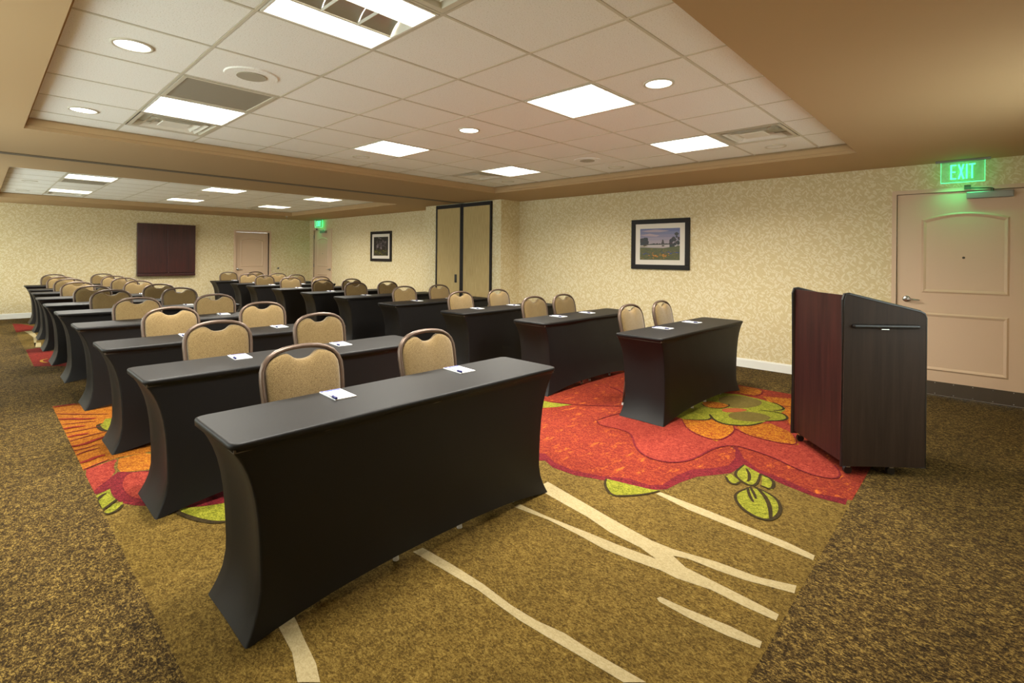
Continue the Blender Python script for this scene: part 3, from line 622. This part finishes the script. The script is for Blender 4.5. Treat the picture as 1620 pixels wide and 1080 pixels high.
# ------------------------------------------------------------------ exit signs
def exit_sign(loc, label, W, H):
    """hangs from the soffit, parallel to the right wall, facing -x"""
    t = thing('exit_sign', label, 'exit sign', loc)
    bm = bmesh.new(); box(bm, -.022, .022, -W / 2 - .045, W / 2 + .045, -.022, 0, bevel=.004); obj('canopy', bm, M['alu'], t)
    p = obj('acrylic_panel', B(-.004, .004, -W / 2, W / 2, -.022 - H, -.022), M['acrylic'], t)
    bm = bmesh.new(); e = .0035
    box(bm, -.005, .005, -W / 2 - e, -W / 2, -.022 - H, -.022); box(bm, -.005, .005, W / 2, W / 2 + e, -.022 - H, -.022)
    box(bm, -.006, .006, -W / 2 - e, W / 2 + e, -.028 - H, -.022 - H); obj('lit_edge', bm, M['exit_edge'], t)
    # letters, read from -x: text runs toward -y
    bm = bmesh.new(); lh = H * .73; lw = W * .145; st = W * .042; z0 = -.022 - H * .86
    x0, x1 = -.0075, -.0045
    def bar(a, b, za, zb): box(bm, x0, x1, -b, -a, z0 + za, z0 + zb)
    gap = W * .028; tot = 3 * lw + st + 3 * gap + lw * .05; s = -tot / 2
    bar(s, s + st, 0, lh); bar(s + st, s + lw, 0, st * .95); bar(s + st, s + lw, lh - st * .95, lh); bar(s + st, s + lw * .88, lh / 2 - st * .45, lh / 2 + st * .45)
    s += lw + gap
    wX = lw * 1.1
    for pts in ([(s, 0), (s + st * 1.1, 0), (s + wX, lh), (s + wX - st * 1.1, lh)], [(s + wX - st * 1.1, 0), (s + wX, 0), (s + st * 1.1, lh), (s, lh)]):
        prism(bm, [(-a, z0 + zz) for a, zz in pts], 'X', x0, x1)
    s += wX + gap
    bar(s, s + st, 0, lh); s += st + gap
    bar(s, s + lw, lh - st * .95, lh); bar(s + lw / 2 - st / 2, s + lw / 2 + st / 2, 0, lh - st * .95)
    obj('letters', bm, M['exit_letter'], t)
    L = bpy.data.lights.new('green_glow', 'AREA'); L.shape = 'RECTANGLE'; L.size = .02; L.size_y = W; L.energy = .55; L.color = (.05, 1, .35); L.spread = 2.6
    o = bpy.data.objects.new('green_glow', L); C.objects.link(o); o.parent = t; o.location = (.0, 0, -.032 - H)
    L2 = bpy.data.lights.new('green_glow', 'POINT'); L2.energy = .22; L2.color = (.05, 1, .3); L2.shadow_soft_size = .03
    o = bpy.data.objects.new('green_glow', L2); C.objects.link(o); o.parent = t; o.location = (.03, 0, -.12)
exit_sign((6.84, .205, ZS), 'large glowing green EXIT sign hanging above the near right door', .33, .205)
exit_sign((6.84, 14.22, ZS), 'small distant green EXIT sign above the door in the far corner', .46, .205)

# ------------------------------------------------------------------ framed pictures
def picture(y0, y1, z0, z1, label, draw):
    t = thing('framed_picture', label, 'picture', (XR, (y0 + y1) / 2, (z0 + z1) / 2))
    W, H = (y1 - y0) / 2, (z1 - z0) / 2; e = .068
    bm = bmesh.new()
    for a, b, c, d_ in ((-W, W, -H, -H + e), (-W, W, H - e, H), (-W, -W + e, -H + e, H - e), (W - e, W, -H + e, H - e)): box(bm, -.030, -.001, a, b, c, d_, bevel=.003, seg=1)
    obj('frame', bm, M['blackframe'], t)
    obj('mat_board', B(-.016, -.002, -W + e, W - e, -H + e, H - e), M['mat_board'], t)
    # print: u left to right as seen (toward -y), v upward
    pw_, ph_ = W - e - .078, H - e - .072
    polys = draw(); cols = []; bm = bmesh.new(); lay = 0
    for col, pts in polys:
        if col not in cols: cols.append(col)
        xx = -.0165 - lay * .00003; lay += 1
        pts = [((min(max(u, 0), 1) * 2 - 1) * -pw_, (min(max(v, 0), 1) * 2 - 1) * ph_) for u, v in pts]
        vs = [bm.verts.new((xx, a, b)) for a, b in pts]
        for t_ in tessellate_polygon([[Vector((a, b, 0)) for a, b in pts]]):
            try: bm.faces.new([vs[i] for i in t_]).material_index = cols.index(col)
            except ValueError: pass
    me = [print_mat(c) for c in cols]
    obj('photo_print', bm, me, t)
PM = {}
def print_mat(c):
    if c not in PM: PM[c] = mat('print_ink', srgb(*c), 0.35, spec=0.4)
    return PM[c]
def blob(cx, cy, r, rnd, n=12, sq=1.0):
    return [(cx + r * (1 + rnd.uniform(-.3, .25)) * math.cos(2 * PI * i / n), cy + r * sq * (1 + rnd.uniform(-.3, .25)) * math.sin(2 * PI * i / n)) for i in range(n)]
def lake():
    r = random.Random(3); P = []
    sky = [(96, 100, 140), (112, 112, 142), (128, 120, 144), (146, 134, 150), (160, 144, 152), (172, 154, 154)]
    for i, c in enumerate(sky):
        v1 = 1 - i * .095; P.append((c, [(0, 0 if i == 5 else v1 - .1), (1, 0 if i == 5 else v1 - .1), (1, v1), (0, v1)]))
    P.append(((166, 144, 150), [(0, .80), (.25, .84), (.5, .78), (.42, .74), (.1, .77)])); P.append(((160, 142, 150), [(0, .93), (.4, .97), (.75, .92), (.5, .88), (.2, .89)]))
    P.append(((184, 170, 166), [(0, .42), (1, .42), (1, .50), (0, .50)]))
    P.append(((48, 48, 44), [(0, .50), (.2, .50), (.3, .515), (.5, .51), (.7, .52), (.8, .50), (.8, .485), (0, .47)]))
    for i in range(16): P.append(((52, 50, 48), blob(r.uniform(.2, .78), .505, r.uniform(.012, .028), r, 8)))
    for i in range(16): P.append(((38 + i % 3 * 8, 40, 42), blob(r.uniform(0, .18), r.uniform(.5, .70) - i * .002, r.uniform(.04, .07), r, 10, 1.1)))
    for i in range(5): P.append(((62, 52, 50), blob(.585, .52 + i * .026, .035 - i * .004, r, 9)))
    P.append(((70, 60, 56), blob(.59, .45, .035, r, 9, .8)))
    for i in range(34):
        u = r.uniform(.74, 1.0); P.append(((36 + i % 4 * 7, 38 + i % 3 * 5, 42), blob(u, r.uniform(.42, .50 + (u - .7) * 1.45), r.uniform(.022, .05), r, 9, 1.2)))
    P.append(((84, 84, 42), [(0, 0), (1, 0), (1, .44), (.8, .41), (.6, .375), (.3, .385), (.1, .40), (0, .40)]))
    P.append(((120, 106, 48), [(0, .44), (.2, .46), (.2, .44), (0, .42)]))
    for i in range(150):
        v = r.uniform(0, .36); c = r.choice([(96, 92, 44), (112, 100, 44), (72, 76, 42), (136, 104, 40), (60, 64, 44)])
        P.append((c, blob(r.random(), v, r.uniform(.012, .03), r, 6, .5)))
    for i in range(16): P.append(((66, 70, 116), blob(r.uniform(.55, 1), r.uniform(.19, .25), r.uniform(.015, .035), r, 7, .5)))
    for i in range(8): P.append(((66, 70, 110), blob(r.uniform(0, .25), r.uniform(.16, .22), r.uniform(.015, .03), r, 7, .5)))
    for i in range(34):
        u = r.choice([.38, .64]); P.append(((190, 112 + i % 3 * 10, 30), blob(u + r.gauss(0, .05), r.gauss(.14, .035), r.uniform(.012, .025), r, 7, .6)))
    return P
def forest():
    r = random.Random(8); P = [((58, 54, 50), [(0, 0), (1, 0), (1, 1), (0, 1)])]
    for i in range(60): P.append((r.choice([(150, 138, 146), (120, 110, 116), (172, 160, 164)]), blob(r.uniform(.2, .85), r.uniform(.35, .95), r.uniform(.015, .05), r, 7, 1.2)))
    for i in range(90): P.append((r.choice([(78, 76, 34), (100, 98, 40), (122, 112, 44), (52, 52, 28)]), blob(r.random(), r.uniform(0, .34), r.uniform(.02, .05), r, 7, .5)))
    for i in range(13):
        u = .03 + i * .08 + r.uniform(-.02, .02); w_ = r.uniform(.010, .022); b = r.uniform(.15, .3); q = r.uniform(-.04, .04)
        P.append(((34, 30, 26), [(u - w_, b), (u + w_, b), (u + q + w_ * .6, 1), (u + q - w_ * .6, 1)]))
    for i in range(26): P.append(((40, 38, 32), blob(r.random(), r.uniform(.8, 1), r.uniform(.03, .07), r, 8)))
    return P
picture(3.087, 4.013, 1.254, 2.000, 'black framed landscape photo of a lake and meadow on the near right wall', lake)
picture(10.585, 11.53, 1.272, 2.022, 'black framed forest photo on the right wall of the far room', forest)

# ------------------------------------------------------------------ wall cabinet
t = thing('wall_cabinet', 'dark mahogany two-door cabinet hung on the end wall', 'cabinet', (3.27, YF, .86))
obj('cabinet_body', B(-.61, .61, -.085, -.001, 0, 1.28), M['cabinet'], t)
for s, a, b in ((-1, -.612, -.003), (1, .003, .612)):
    bm = bmesh.new(); box(bm, a, b, -.108, -.086, .07, 1.285, bevel=.003, seg=1); dr = obj('cabinet_door', bm, M['cabinet'], t)
    if s > 0:
        bm = bmesh.new(); cyl(bm, (.03, -.114, .085), .008, .012, 'Y', n=12); obj('knob', bm, M['nickel'], dr)
bm = bmesh.new(); box(bm, -.612, .612, -.125, -.086, -.005, .055, bevel=.006); obj('tray_rail', bm, M['cabinet'], t)

# ------------------------------------------------------------------ tables
def cover_mesh(L=1.83, W=.457, hem=.065, seed=0):
    """stretch cover; origin at the floor under the middle of the table, long side along x"""
    r = random.Random(seed)
    n_long, n_short, n_c = 22, 8, 4
    rc = .035
    hx, hy = L / 2, W / 2
    per = []   # (x, y, nx, ny, side, u)
    def corner(cx, cy, a0):
        for i in range(n_c + 1):
            a = a0 + (PI / 2) * i / n_c; per.append((cx + rc * math.cos(a), cy + rc * math.sin(a), 'c', (math.cos(a), math.sin(a))))
    def line(p, q, n, side):
        for i in range(1, n):
            u = i / n; per.append((p[0] + (q[0] - p[0]) * u, p[1] + (q[1] - p[1]) * u, side, 2 * u - 1))
    X, Y = hx - rc, hy - rc
    corner(X, Y, 0); line((X, hy), (-X, hy), n_long, 'l'); corner(-X, Y, PI / 2); line((-hx, Y), (-hx, -Y), n_short, 's')
    corner(-X, -Y, PI); line((-X, -hy), (X, -hy), n_long, 'l'); corner(X, -Y, 3 * PI / 2); line((hx, -Y), (hx, Y), n_short, 's')
    zt, zl = .750, .728
    # profile: inset at t in 0 (lip) .. 1 (floor): ends pinch strongly, sides a little
    zs = [.715, .69, .66, .62, .57, .51, .44, .37, .30, .23, .17, .11, .065, .03, 0.0]
    def pinch(z):
        u = 1 - z / .728
        return (1 - math.exp(-u * 5.0)) * .118 - .062 * max(0, (u - .72) / .28) ** 2.0
    bm = bmesh.new(); rings = []
    def ring(f): rings.append([bm.verts.new(f(*p)) for p in per])
    ring(lambda x, y, s, u: (x * (1 - .010 / hx * 1.0), y * (1 - .010 / hy), zt))
    ring(lambda x, y, s, u: (x * (1 - .002 / hx), y * (1 - .002 / hy), zt - .003))
    ring(lambda x, y, s, u: (x, y, zt - .010))
    wob = [r.uniform(-1, 1) for _ in range(8)]
    def lipz(x, y): return zl - .004 + .004 * math.sin(x * 7 + wob[0] * 3 + (2 if y > 0 else 0)) 
    ring(lambda x, y, s, u: (x * (1 - .001 / hx), y * (1 - .001 / hy), lipz(x, y)))
    ring(lambda x, y, s, u: (x * (1 - .007 / hx), y * (1 - .007 / hy), lipz(x, y) - .003))
    for z in zs:
        pn = pinch(z)
        def f(x, y, s, u, z=z, pn=pn):
            if s == 'c':
                r2 = .012; x = math.copysign(hx - r2, x) + r2 * u[0]; y = math.copysign(hy - r2, y) + r2 * u[1]
            ex = hx - pn - .004; deep = 0
            if s == 's': deep = .022 * (1 - u * u) * math.sin(PI * min(1, (1 - z / .728)))
            px = x * ex / hx - math.copysign(deep, x) * (1 if s == 's' else 0)
            yy = y * (1 - (.012 + .16 * pn) / hy)
            if z < .10: yy = y * (1 - (.012 + .16 * pn - .10 * (.10 - z) * (1 if s != 'l' else .3)) / hy)
            h = hem * max(0, 1 - abs(u) ** 2.6) if s == 'l' else (.006 * (1 - u * u) if s == 's' else 0)
            zz = z if z > .3 else h + (z) * (.3 - h) / .3
            if s == 'l' : yy += math.copysign(.0015 * math.sin(x * 11 + z * 9 + wob[2]), y)
            return (px, yy, zz)
        ring(f)
    n = len(per)
    for a, b in zip(rings, rings[1:]):
        for k in range(n): bm.faces.new((a[k], a[(k + 1) % n], b[(k + 1) % n], b[k]))
    # the side where people sit is open below the lip
    dead = [f for f in bm.faces if all(v.co.y > .15 and v.co.z < .722 for v in f.verts) and all(abs(v.co.x) < .80 for v in f.verts)]
    bmesh.ops.delete(bm, geom=dead, context='FACES')
    top = bm.faces.new(rings[0])
    for f in bm.faces: f.smooth = True
    r_ = bmesh.ops.triangulate(bm, faces=[top])
    for f in r_['faces']: f.smooth = False
    return bm
def make_table():
    t = thing('covered_table', '', 'table')
    obj('stretch_cover', cover_mesh(), M['cover'], t)
    bm = bmesh.new(); box(bm, -.90, .90, -.215, .215, .712, .742); obj('tabletop', bm, M['bronze'], t)
    for sx in (-1, 1):
        for sy in (-1, 1):
            bm = bmesh.new(); tube(bm, [(sx * .76, sy * .15, .71), (sx * .76, sy * .16, .03), (sx * .79, sy * .19, .012)], .012, 8); obj('leg', bm, M['alu'], t)
    # sharp edge between lip and side reads better with auto smooth off on the flat top
    return t
ROWS = [2.385, 3.66, 4.90, 6.31, 7.72, 8.95, 10.24, 11.56, 12.63, 14.06]   # y of the table's back edge
table0 = make_table()
ORD = ['front', 'second', 'third', 'fourth', 'fifth', 'sixth', 'seventh', 'eighth', 'ninth', 'last']
XC = {'left': 1.527, 'right': 4.845}
LX = [0, -.01, -.012, 0, -.008, -.02, -.015, .01, .02, .04]
RX = [0, 0, -.03, -.03, .03, .035, .04, .02, .05, .04]
tables = {}
for i, yb in enumerate(ROWS):
    for side in ('left', 'right'):
        x = XC[side] + (LX[i] if side == 'left' else RX[i]); rz = 0
        y = yb - .2285
        if side == 'left' and i == 0: y = 2.375 - .2285
        if side == 'right' and i == 0: y = 2.41 - .2285; rz = -.018; x -= .02
        if side == 'right' and i == 1: y = 3.70 - .2285
        lab = '%s table of the %s column, under a black stretch cover' % (ORD[i], side)
        if i == 0: lab = {'left': 'largest foreground table under a black stretch cover, front of the left column', 'right': 'black covered table nearest the lectern, front of the right column'}[side]
        grp = 'black covered tables in the %s column' % side
        if i == 0 and side == 'left': o = table0; o.location = (x, y, 0); o['label'] = lab; o['group'] = grp; KIDS[o.name] = [(c, []) for c in children(o)]
        else: o = dup(table0, (x, y, 0), rz, lab, grp)

# ------------------------------------------------------------------ chairs
def make_chair():
    t = thing('banquet_chair', '', 'chair')
    yb = lambda z: .19 + .11 * (z - .43) / .52     # lean of the back
    half = [(0, .948), (.045, .946), (.09, .940), (.13, .929), (.165, .909), (.190, .880), (.203, .845), (.206, .80), (.203, .74), (.197, .66), (.190, .58), (.184, .50), (.180, .42)]
    full = [(-x, z) for x, z in half[::-1]] + half[1:]
    bm = bmesh.new()
    n = 10; rings = []
    pts = [Vector((x, yb(z), z)) for x, z in full]
    for i, p in enumerate(pts):
        d = (pts[min(i + 1, len(pts) - 1)] - pts[max(i - 1, 0)]).normalized()
        nrm = Vector((0, 1, 0)).cross(d).normalized(); bi = d.cross(nrm)
        rings.append([bm.verts.new(p + nrm * .0125 * math.cos(2 * PI * k / n) + bi * .017 * math.sin(2 * PI * k / n)) for k in range(n)])
    for a, b in zip(rings, rings[1:]):
        for k in range(n): bm.faces.new((a[k], a[(k + 1) % n], b[(k + 1) % n], b[k]))
    bm.faces.new(rings[0]); bm.faces.new(rings[-1])
    obj('back_frame', bm, M['chair_metal'], t, smooth=True)
    # backrest cushion with a scooped top under the hand hold
    oh = [(0, .884), (.022, .886), (.044, .894), (.060, .907), (.072, .916), (.088, .921), (.118, .917), (.146, .906), (.170, .887), (.186, .858), (.190, .82), (.189, .76), (.184, .68), (.178, .60), (.171, .53), (.16, .505), (.10, .498), (0, .496)]
    outl = oh + [(-x, z) for x, z in oh[-2:0:-1]]
    cz = .70
    bm = bmesh.new()
    def ringc(s, off, pull=0):
        out = []
        for x, z in outl:
            X, Z = x * s, cz + (z - cz) * s
            out.append(bm.verts.new((X, yb(Z) + off, Z)))
        return out
    prof = [(.97, .022), (1.0, .014), (1.0, -.006), (.985, -.016), (.94, -.024), (.85, -.030), (.6, -.035), (.3, -.037)]
    RR = [ringc(s, o) for s, o in prof]; m_ = len(outl)
    for a, b in zip(RR, RR[1:]):
        for k in range(m_): bm.faces.new((a[k], a[(k + 1) % m_], b[(k + 1) % m_], b[k]))
    c0 = bm.verts.new((0, yb(cz) - .038, cz))
    for k in range(m_): bm.faces.new((RR[-1][k], RR[-1][(k + 1) % m_], c0))
    c1 = bm.verts.new((0, yb(cz) + .022, cz))
    for k in range(m_): bm.faces.new((RR[0][(k + 1) % m_], RR[0][k], c1))
    br = obj('backrest', bm, M['chair_fabric'], t, smooth=True)
    # seat cushion
    bm = bmesh.new(); box(bm, -.205, .205, -.235, .175, .405, .475, bevel=.028, seg=3); obj('seat', bm, M['chair_fabric'], t, smooth=True)
    bm = bmesh.new(); box(bm, -.195, .195, -.225, .20, .385, .405, bevel=.004, seg=1); obj('seat_frame', bm, M['chair_metal'], t)
    for sx in (-1, 1):
        for (p, q) in (((sx * .185, -.215, .39), (sx * .200, -.278, .014)), ((sx * .180, .188, .43), (sx * .190, .235, .014))):
            bm = bmesh.new(); tube(bm, [p, ((p[0] + q[0]) / 2, (p[1] + q[1]) / 2, (p[2] + q[2]) / 2), q], [.0125, .012, .010], 8)
            lg = obj('leg', bm, M['chair_metal'], t, smooth=True)
            bm = bmesh.new(); tube(bm, [(q[0], q[1], .022), (q[0], q[1], .0)], [.012, .015], 10); obj('glide', bm, M['glide'], lg)
    return t
chair0 = make_chair()
KIDS[chair0.name] = [(c, children(c)) for c in children(chair0)]
def make_pad():
    t = thing('notepad', '', 'notepad')
    obj('pages', B(-.052, .052, -.088, .088, 0, .0045), M['paper'], t)
    obj('printed_header', B(-.050, .050, .066, .086, .0045, .0049), M['bluestrip'], t)
    return t
def make_pen():
    t = thing('pen', '', 'pen')
    bm = bmesh.new(); tube(bm, [(0, .068, .005), (0, -.03, .005)], [.0035, .0048], 10); obj('barrel', bm, M['pen'], t, smooth=True)
    bm = bmesh.new(); tube(bm, [(0, -.03, .005), (0, -.034, .0055), (0, -.07, .0055), (0, -.073, .0055)], [.0048, .0068, .0065, .004], 10); obj('cap', bm, M['pen_blue'], t, smooth=True)
    return t
pad0, pen0 = make_pad(), make_pen()
KIDS[pad0.name] = [(c, []) for c in children(pad0)]; KIDS[pen0.name] = [(c, []) for c in children(pen0)]
YTOP = .297                          # back top relative to chair origin
CL = [2.58, 3.89, 5.15, 6.50, 8.02, 9.12, 10.36, 11.72, 12.80, 14.22]
CR = [2.62, 3.91, 4.95, 6.34, 7.70, 8.90, 10.47, 11.55, 12.75, 14.22]
XS = {'left': [(1.155, 1.945), (1.145, 1.885), (1.15, 1.905), (1.165, 1.88), (1.16, 1.90), (1.125, 1.905), (1.11, 1.885), (1.12, 1.90), (1.12, 1.90), (1.13, 1.92)],
      'right': [(4.48, 5.16), (4.50, 5.07), (4.38, 5.10), (4.475, 5.16), (4.46, 5.10), (4.47, 5.07), (4.43, 5.09), (4.42, 5.12), (4.45, 5.12), (4.45, 5.12)]}
n = 0
jit = random.Random(11)
for side, ys in (('left', CL), ('right', CR)):
    for i, yc in enumerate(ys):
        for j, x in enumerate(XS[side][i]):
            seat = ('left', 'right')[j]
            lab = 'tan upholstered banquet chair at the %s table of the %s column, %s seat' % (ORD[i], side, seat)
            grp = 'tan banquet chairs behind the %s tables' % side
            yc = max(yc, ROWS[i] + .19)
            loc = (x, yc - YTOP, 0); rz = jit.uniform(-.04, .04)
            if n == 0: o = chair0; o.location = loc; o.rotation_euler = (0, 0, rz); o['label'] = lab; o['group'] = grp
            else: dup(chair0, loc, rz, lab, grp)
            yt = ROWS[i] - .11; px = x + (.035 if j == 0 else 0.01) + jit.uniform(-.015, .015)
            ploc = (px, yt - .01, .7505); pr_ = -.08 + jit.uniform(-.04, .04)
            plab = 'white notepad on the %s table of the %s column, before its %s chair' % (ORD[i], side, seat)
            nlab = 'white and blue pen on the notepad at the %s chair of the %s %s table' % (seat, ORD[i], side)
            if n == 0:
                pad0.location = ploc; pad0.rotation_euler = (0, 0, pr_); pad0['label'] = plab; pad0['group'] = 'white notepads on the tables'
            else: dup(pad0, ploc, pr_, plab, 'white notepads on the tables')
            a = pr_; off = Vector((-.046 * math.cos(a) + .016 * math.sin(a), -.046 * math.sin(a) - .016 * math.cos(a), .0046))
            nl = (ploc[0] + off.x, ploc[1] + off.y, ploc[2] + off.z)
            if n == 0:
                pen0.location = nl; pen0.rotation_euler = (0, 0, a); pen0['label'] = nlab; pen0['group'] = 'pens on the notepads'
            else: dup(pen0, nl, a, nlab, 'pens on the notepads')
            n += 1

# ------------------------------------------------------------------ lectern
ang = math.radians(-48.5)
t = thing('lectern', 'tall dark wooden rolling lectern with mahogany front at the right', 'lectern', (3.934, .695, 0), ang)
# local x: along the side panel (front to back), local y: across the front
D_, W_ = .53, .654
def side_panel(y0, y1, m):
    bm = bmesh.new(); rc = .035
    o = [(0, .06), (D_ - .0, .06), (D_, 1.078 - rc), (D_ - .010, 1.078 - .010), (D_ - rc, 1.078 + .004), (rc, 1.192), (.010, 1.190), (0, 1.192 - rc)]
    prism(bm, o, 'Y', y0, y1); return bm
for y0, y1 in ((0, .022), (W_ - .022, W_)):
    sp_ = obj('side_panel', side_panel(y0, y1, None), M['espresso'], t, label='near-black side panel with rounded top corners')
    o = [(0, .06), (D_, .06), (D_, 1.043), (D_ - .010, 1.068), (D_ - .035, 1.082), (.035, 1.192), (.010, 1.190), (0, 1.157)]
    bm = bmesh.new(); tube(bm, [(a, (y0 + y1) / 2, z_) for a, z_ in o], .0125, 8, closed=True); obj('edge_band', bm, M['blacktrim'], sp_)
    if y0 == 0:
        bm = bmesh.new(); tube(bm, [(.052, -.004, .985), (.062, -.008, .985), (D_ - .055, -.008, .985), (D_ - .045, -.004, .985)], [.009, .014, .014, .009], 10); obj('slot_handle', bm, M['blacktrim'], sp_)
        bm = bmesh.new(); box(bm, .235, .285, -.012, -.003, .964, .969); obj('handle_plate', bm, M['nickel'], sp_)
obj('front_panel', B(.012, .030, .022, W_ - .022, .075, 1.185), M['mahogany'], t, label='reddish mahogany front panel')
obj('bottom_shelf', B(.03, D_ - .03, .022, W_ - .022, .08, .10), M['espresso'], t)
obj('middle_shelf', B(.03, D_ - .06, .022, W_ - .022, .62, .64), M['espresso'], t)
bm = bmesh.new(); prism(bm, [(.03, 1.12), (D_ - .03, 1.02), (D_ - .03, 1.00), (.03, 1.10)], 'Y', .022, W_ - .022); obj('reading_surface', bm, M['espresso'], t)
obj('book_stop', B(D_ - .035, D_ - .022, .04, W_ - .04, 1.015, 1.045), M['espresso'], t)
for x in (.05, D_ - .20):
    for y in (.035, W_ - .035):
        bm = bmesh.new(); cyl(bm, (x, y, .026), .026, .022, 'Y', n=18); c_ = obj('caster', bm, M['blacktrim'], t)
        bm = bmesh.new(); box(bm, x - .012, x + .012, y - .015, y + .015, .045, .08); obj('caster_fork', bm, M['nickel'], c_)
